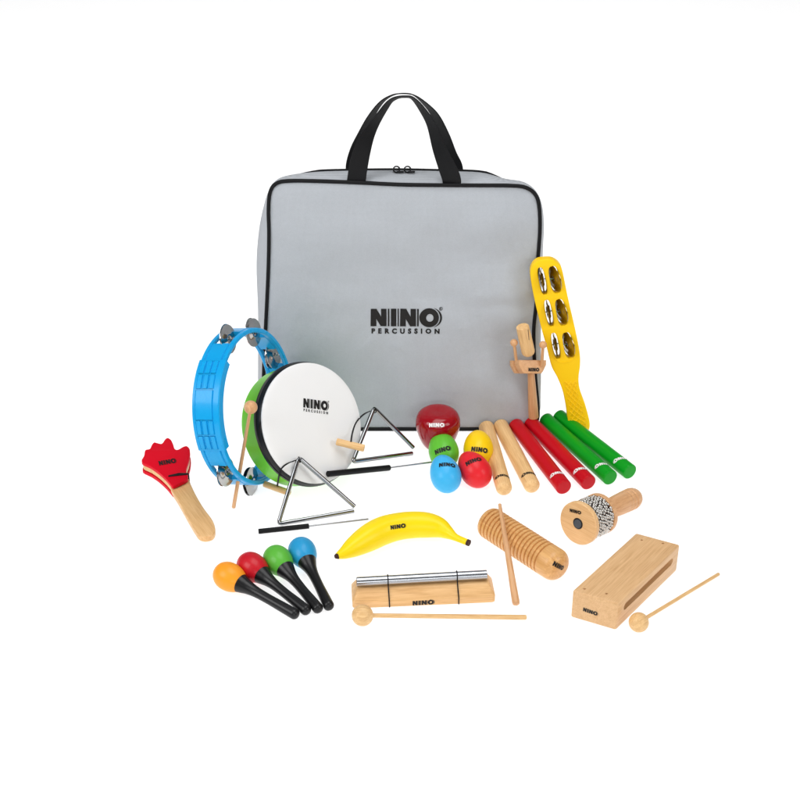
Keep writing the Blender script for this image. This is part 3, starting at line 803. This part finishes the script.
# ------------------------------------------------------------ banana
M_ban = plain('banana_yellow', srgb(250, 220, 6), 0.40, coat=0.2, var=0.02)
bp_ = [(24,384,9),(42,378,19),(75,362,34),(120,334,52),(190,292,68),(262,255,72),(340,233,69),(420,224,67),(490,226,63),(545,238,52),(588,262,34),(622,284,20),(655,299,17),(697,316,16)]
zc = 0.0185; P = [G(330+x/5, 480+y/5, zc) for x, y, r in bp_]
Rr = [r/5*1.0 * ((p-CAM).dot(FWD))/FPX for p, (x, y, r) in zip(P, bp_)]
Ps = catmull(P, 6); Rs = [max(0.0015, q.x) for q in catmull([V((r, 0, 0)) for r in Rr], 6)]
def banana_tube(Ps, Rs, segs=40):
    bm = bmesh.new(); n = len(Ps); prev = None; first = None
    for i in range(n):
        t = (Ps[min(i+1, n-1)] - Ps[max(i-1, 0)]).normalized(); u = V((0, 0, 1)); w = t.cross(u).normalized(); u = w.cross(t)
        cur = []
        for k in range(segs):
            a = 2*PI*k/segs; rr = Rs[i]*(1 + 0.010*math.cos(5*a + 0.6))
            cur.append(bm.verts.new(Ps[i] + (w*math.cos(a) + u*math.sin(a))*rr))
        if prev:
            for k in range(segs): bm.faces.new((prev[k], prev[(k+1) % segs], cur[(k+1) % segs], cur[k]))
        else: bm.faces.new(cur[::-1])
        prev = cur
    bm.faces.new(prev); return bm
ban = thing('banana_shaker', 'glossy yellow banana shaped shaker with dark tips lying in the middle of the set', 'shaker', V((P[6].x, P[6].y, 0)))
bb_ = part('body', banana_tube(Ps[4:-2], Rs[4:-2]), M_ban, ban, angle=60)
part('tip', banana_tube(Ps[:6], [r*1.0 for r in Rs[:6]]), M_core, ban)
part('tip', banana_tube(Ps[-3:], [r*1.03 for r in Rs[-4:]]), M_core, ban)
decal(bb_, 398.0, 526.5, 16.5, 9, cuts=2)

# ------------------------------------------------------------ chime bar
cl = G(352.5, 609.0, 0); cr_ = G(495.3, 602.7, 0)
cx = (cr_-cl).normalized(); cyv = V((-cx.y, cx.x, 0)); CL = (cr_-cl).length; CW = 0.040; CH = 0.0205
chime = thing('chime_bar', 'wooden chime base with one steel tube tied on by two black cords, at the front', 'chime', (cl+cr_)/2)
CMx = basis(cl.lerp(cr_, 0.5), cx, cyv, V((0, 0, 1)))
bm = bmesh.new()
lv = [(0.0, 0.0, 0.0), (0.0095, 0.0, 0.0), (0.0205, 0.0075, 0.0105)]
rings = []
def rrect(hx, y0, y1, z, rad, n=5):
    out = []
    for (cx0, cy0, a0) in ((hx-rad, y1-rad, 0), (-hx+rad, y1-rad, 90), (-hx+rad, y0+rad, 180), (hx-rad, y0+rad, 270)):
        for k in range(n+1):
            a = math.radians(a0 + 90*k/n); out.append(V((cx0+rad*math.cos(a), cy0+rad*math.sin(a), z)))
    return out
def cradle(p):  # long hollow under the tube
    return p
for z, ix, iy in [(0.0, 0.001, 0.001), (0.0012, 0, 0), (0.0090, 0, 0), (0.0104, 0.0006, 0.0010), (0.0190, 0.0062, 0.0115), (0.0203, 0.0072, 0.0135), (0.0205, 0.0085, 0.0150)]:
    rings.append([bm.verts.new(p) for p in rrect(CL/2-ix, iy, CW-iy*0.3, z, 0.004)])
for a, b in zip(rings, rings[1:]):
    m = len(a)
    for k in range(m): bm.faces.new((a[k], a[(k+1) % m], b[(k+1) % m], b[k]))
bm.faces.new(rings[0][::-1]); bm.faces.new(rings[-1])
cbs = part('base', bm, M_woodx, chime, CMx, angle=25)
zt_ = 0.0205 + 0.0062 + 0.0012
ta = G(356.6, 581.8, zt_); tb_ = G(486.8, 574.6, zt_)
print('tube local', CMx.inverted() @ ta, CMx.inverted() @ tb_)
TR = 0.0060
Lt = (tb_-ta).length
tb_m = axis_frame(ta, tb_)
part('tube', ringlathe([(0, TR-0.0010), (0, TR-0.0003), (0.0003, TR), (Lt-0.0003, TR), (Lt, TR-0.0003), (Lt, TR-0.0010)], 48), M_steel, chime, tb_m)
tl = CMx.inverted() @ ta; tr = CMx.inverted() @ tb_
for px in (387.6, 457.2):
    f = (G(px, 578, zt_) - ta).dot((tb_-ta).normalized())/Lt
    c = tl.lerp(tr, f); x = c.x; r = TR + 0.0007
    pts = [V((x+0.0008, -0.0006, 0.0008)), V((x+0.0006, -0.0006, 0.0095)), V((x+0.0004, 0.0045, 0.0150)), V((x+0.0002, 0.0135-0.001, 0.0210)), V((x, c.y - r, c.z - 0.002))]
    pts += [V((x, c.y - r*math.cos(a), c.z + r*math.sin(a))) for a in (0.2, 0.6, 1.0, 1.4, 1.8, 2.2, 2.6, 3.0)]
    pts += [V((x, CW-0.004, 0.0205)), V((x, CW+0.0006, 0.0095)), V((x, CW+0.0006, 0.0008))]
    part('cord', tube(pts, 0.00075, 8), M_cord, chime, CMx)
decal(cbs, 423.5, 602.5, 22, 1.5, squash=1.0)

# ------------------------------------------------------------ guiro
gr = 0.0212
g0 = G(490.6, 523.2, gr); g1 = G(556.0, 565.3, gr); GL = (g1-g0).length
print('guiro', GL)
guiro = thing('guiro', 'ribbed wooden cylinder guiro lying between the chime bar and the cabasa', 'guiro', V((g0.x, g0.y, 0)))
Mg = axis_frame(g0, g1)
pr = [(-0.010, 0), (-0.010, 0.006)] + [(-0.010*math.cos(a), 0.006 + (gr-0.006)*math.sin(a)) for a in (0.3, 0.6, 0.9, 1.2)] + [(0.0, gr)]
gro = []
ng = 17; s_a = 0.001; s_b = GL - 0.013; pitch = (s_b-s_a)/ng
for k in range(ng):
    s = s_a + pitch*k
    pr += [(s, gr), (s+0.0003, gr-0.0008), (s+0.0008, gr-0.0024), (s+0.0016, gr-0.0024), (s+0.0021, gr-0.0008), (s+0.0027, gr-0.0001), (s+pitch*0.6, gr+0.0002)]
    gro.append(s+0.0010)
pr += [(s_b, gr), (GL-0.004, gr)] + [(GL-0.004+0.0145*math.sin(a), 0.007 + (gr-0.007)*math.cos(a)) for a in (0.2, 0.4, 0.6, 0.8, 1.0, 1.2, 1.4)] + [(GL+0.0105, 0.006), (GL+0.0107, 0)]
pr = [(s, min(r, gr+0.0002)) for s, r in pr]
gb = part('body', lathe(pr, 72), M_oil, guiro, Mg, angle=30)
decal(gb, 559.5, 566.5, 15, -30, cuts=2, squash=1.25)
e0 = G(516.3, 604.6, 0.0050); e1 = G(499.6, 503.8, 0.052)
def segdist(p, q, a, b):
    m = 9
    for i in range(101):
        x = p.lerp(q, i/100)
        for j in range(51):
            y = a.lerp(b, j/50); m = min(m, (x-y).length)
    return m
zz = 0.045
while segdist(e0, G(499.6, 503.8, zz), g0, g1) < gr + 0.0036 and zz < 0.12: zz += 0.002
e1 = G(499.6, 503.8, zz); print('scraper z', zz)
Ls = (e1-e0).length
scr = part('scraper_stick', lathe([(0, 0), (0.0003, 0.0030), (0.0014, 0.0044), (0.004, 0.0048), (Ls*0.5, 0.0036), (Ls-0.001, 0.0022), (Ls, 0.0012), (Ls, 0)], 28), M_tan, None, axis_frame(e0, e1))
scr['label'] = 'tapered wooden scraper stick resting across the ribbed guiro'; scr['category'] = 'stick'

# ------------------------------------------------------------ cabasa
cf = G(577.9, 523.6, 0.0375); ce = G(634.0, 497.5, 0.0145)
Mc = axis_frame(cf, ce); CLn = (ce-cf).length; print('cabasa', CLn)
cab = thing('cabasa', 'small wooden cabasa wrapped in steel bead chains with its ribbed handle pointing back right', 'cabasa', V((cf.x, cf.y, 0)))
CR = 0.0290
fd = part('front_disc', lathe([(0, 0), (0, CR-0.0012), (0.0012, CR), (0.0065, CR), (0.0075, CR-0.0012), (0.0075, 0)], 72), M_disc, cab, Mc)
part('bead_core', lathe([(0.0075, 0), (0.0075, CR-0.0058), (0.044, CR-0.0058), (0.044, 0)], 48), M_core, cab, Mc)
BR = CR - 0.0015
part('back_disc', lathe([(0.0435, 0), (0.0435, BR-0.001), (0.0445, BR), (0.0500, BR), (0.0510, BR-0.001), (0.0510, 0)], 72), M_tan, cab, Mc)
bm = bmesh.new(); rows_n = 9; nb = 38
for i in range(rows_n):
    for k in range(nb):
        a = 2*PI*(k + 0.5*(i % 2) + random.uniform(-0.22, 0.22))/nb; s = 0.0100 + i*0.00395 + random.uniform(-0.0006, 0.0006)
        rad = CR - 0.0042 + random.uniform(-0.0004, 0.0012)
        bmesh.ops.create_icosphere(bm, subdivisions=2, radius=random.uniform(0.0019, 0.0023), matrix=Matrix.Translation((rad*math.cos(a), rad*math.sin(a), s)))
bc_ = part('bead_chains', bm, M_bead, cab, Mc); bc_['kind'] = 'stuff'
hs = [V((0.051, 0.0100, 0)), V((0.056, 0.0088, 0)), V((0.066, 0.0100, 0)), V((0.082, 0.0138, 0)), V((CLn-0.014, 0.0150, 0)), V((CLn-0.004, 0.0146, 0)), V((CLn+0.003, 0.0120, 0)), V((CLn+0.0065, 0.0070, 0)), V((CLn+0.0075, 0.0, 0))]
pr = [(0.051, 0)]
for p in catmull(hs, 14):
    r = max(0, p.y)
    for g in (-0.014, -0.007, 0.0, 0.008): 
        if abs(p.x - (CLn - 0.020 + g)) < 0.0008: r -= 0.0009
    pr.append((p.x, r))
part('handle', lathe(pr, 48), M_tan, cab, Mc)
part('plug_ring', lathe([(-0.0006, 0), (-0.0006, 0.0070), (-0.0002, 0.0076), (0.0004, 0.0076), (0.0004, 0)], 40), M_blackp, cab, Mc)
part('plug', lathe([(-0.0010, 0), (-0.0010, 0.0056), (-0.0004, 0.0059), (-0.0004, 0)], 40), plain('plug_grey', (0.075, 0.09, 0.11, 1), 0.45), cab, Mc)
decal(fd, 575.5, 511.5, 14, 2)

# ------------------------------------------------------------ wood block
wb0 = G(615.6, 630.6, 0); wA = G(570.6, 620.5, 0); wC = G(676.8, 570.5, 0)
v_ = (wC-wb0); Lb = v_.length; v_ = v_.normalized(); u_ = V((-v_.y, v_.x, 0))   # u_ to the left-back
Wb = abs((wA-wb0).dot(u_)); Hb = 0.0415; Wb *= 1.07
print('block', Lb, Wb, 'skew', (wA-wb0).dot(v_))
SK = (wA-wb0).dot(v_)/Wb*0.72
wc = wb0 + v_*Lb/2 + u_*Wb/2 + v_*(SK*Wb/2)
MW = basis(wc + V((0, 0, Hb/2)), v_, u_, V((0, 0, 1)))
blockt = thing('wood_block', 'solid rectangular wooden percussion block with a long slot in its side, front right', 'wood block', wc)
def bool_diff(bm, cutters):
    me = to_mesh('tmpa', bm); o = bpy.data.objects.new('tmpa', me); COL.objects.link(o); cs = []
    for cbm in cutters:
        m2 = to_mesh('tmpc', cbm); c2 = bpy.data.objects.new('tmpc', m2); COL.objects.link(c2); cs.append(c2)
        md = o.modifiers.new('b', 'BOOLEAN'); md.operation = 'DIFFERENCE'; md.object = c2; md.solver = 'EXACT'
    dg = bpy.context.evaluated_depsgraph_get(); dg.update()
    res = bpy.data.meshes.new_from_object(o.evaluated_get(dg))
    for c2 in cs: m2 = c2.data; bpy.data.objects.remove(c2); bpy.data.meshes.remove(m2)
    bpy.data.objects.remove(o); bpy.data.meshes.remove(me)
    return res
def slot_cut(half, h, depth, zc_):
    lp = []
    for s, a0 in ((1, -90), (-1, 90)):
        for k in range(9):
            a = math.radians(a0 + 180*k/8); lp.append((s*(half-h) + h*math.cos(a), zc_ + h*math.sin(a)))
    b = curve_plate([lp], depth, 0)
    Mx = Matrix.Rotation(PI/2, 4, 'X')      # xy plane -> xz plane
    bmesh.ops.transform(b, matrix=Matrix.Translation((0, -Wb/2 + depth - 0.004, 0)) @ Mx, verts=b.verts); return b
cuts = [slot_cut(Lb*0.40, 0.0052, Wb*0.80, 0.0045)]
for px, py in ((641.8, 540.0), (663.0, 543.4), (584.5, 588.8), (606.5, 593.6)):
    q = MW.inverted() @ G(px, py, Hb); q.x -= SK*q.y
    b = bmesh.new(); bmesh.ops.create_cone(b, cap_ends=True, segments=20, radius1=0.0012, radius2=0.0017, depth=0.006, matrix=Matrix.Translation((q.x, q.y, Hb/2 - 0.0015))); cuts.append(b)
me = bool_diff(box(Lb, Wb, Hb, 0.0026), cuts)
for v in me.vertices: v.co.x += SK*v.co.y
wbo = part('body', me, M_block, blockt, MW, angle=30)
decal(wbo, 590.5, 611.6, 15.5, -4, squash=1.2)

# ------------------------------------------------------------ camera, light
cam = bpy.data.cameras.new('camera'); co = bpy.data.objects.new('camera', cam); COL.objects.link(co)
cam.sensor_fit = 'HORIZONTAL'; cam.sensor_width = 36; cam.lens = FPX/800*36; cam.clip_start = 0.05; cam.clip_end = 50
co.matrix_world = basis(CAM, RT, UP, -FWD); sc.camera = co

w = bpy.data.worlds.new('World'); sc.world = w; w.use_nodes = True
nt = w.node_tree; bg = nt.nodes['Background']
# dim studio room: pale ceiling, darker walls
tc = nt.nodes.new('ShaderNodeTexCoord'); sx = nt.nodes.new('ShaderNodeSeparateXYZ'); rp = nt.nodes.new('ShaderNodeValToRGB')
nt.links.new(tc.outputs['Generated'], sx.inputs[0]); nt.links.new(sx.outputs['Z'], rp.inputs['Fac'])
rp.color_ramp.elements[0].position = 0.0; rp.color_ramp.elements[0].color = (0.10, 0.10, 0.10, 1)
rp.color_ramp.elements[1].position = 0.8; rp.color_ramp.elements[1].color = (0.22, 0.22, 0.22, 1)
nt.links.new(rp.outputs['Color'], bg.inputs['Color']); bg.inputs['Strength'].default_value = 1.0

def area(name, loc, target, sx_, sy_, power, col=(1, 1, 1)):
    l = bpy.data.lights.new(name, 'AREA'); l.shape = 'RECTANGLE'; l.size = sx_; l.size_y = sy_; l.energy = power; l.color = col
    o = bpy.data.objects.new(name, l); COL.objects.link(o); o.location = loc
    o.rotation_euler = (V(target) - V(loc)).to_track_quat('-Z', 'Y').to_euler(); return o
area('softbox_left', (-1.9, -1.3, 1.7), (0, -0.1, 0.1), 1.1, 1.5, 31)
area('softbox_right', (2.0, -1.5, 1.6), (0, -0.1, 0.1), 0.9, 1.4, 19)
area('softbox_top', (0.1, -0.2, 2.4), (0, -0.15, 0), 1.8, 1.2, 28)
area('added_front_fill', (0.1, -2.7, 0.9), (0, 0, 0.12), 1.6, 0.7, 11)  # added fill light, brightens the lower front of the bag
area('added_underlight', (0, 0.2, -1.0), (0, 0.2, 0), 7.2, 7.0, 300)  # added unseen light, shines through the table so shadows on it wash out

sc.view_settings.view_transform = 'Standard'; sc.view_settings.look = 'None'
sc.view_settings.exposure = 0; sc.view_settings.gamma = 1
sc.render.engine = 'CYCLES'
sc.cycles.use_denoising = True
sc.cycles.max_bounces = 8; sc.cycles.diffuse_bounces = 4; sc.cycles.glossy_bounces = 5
sc.cycles.sample_clamp_indirect = 6
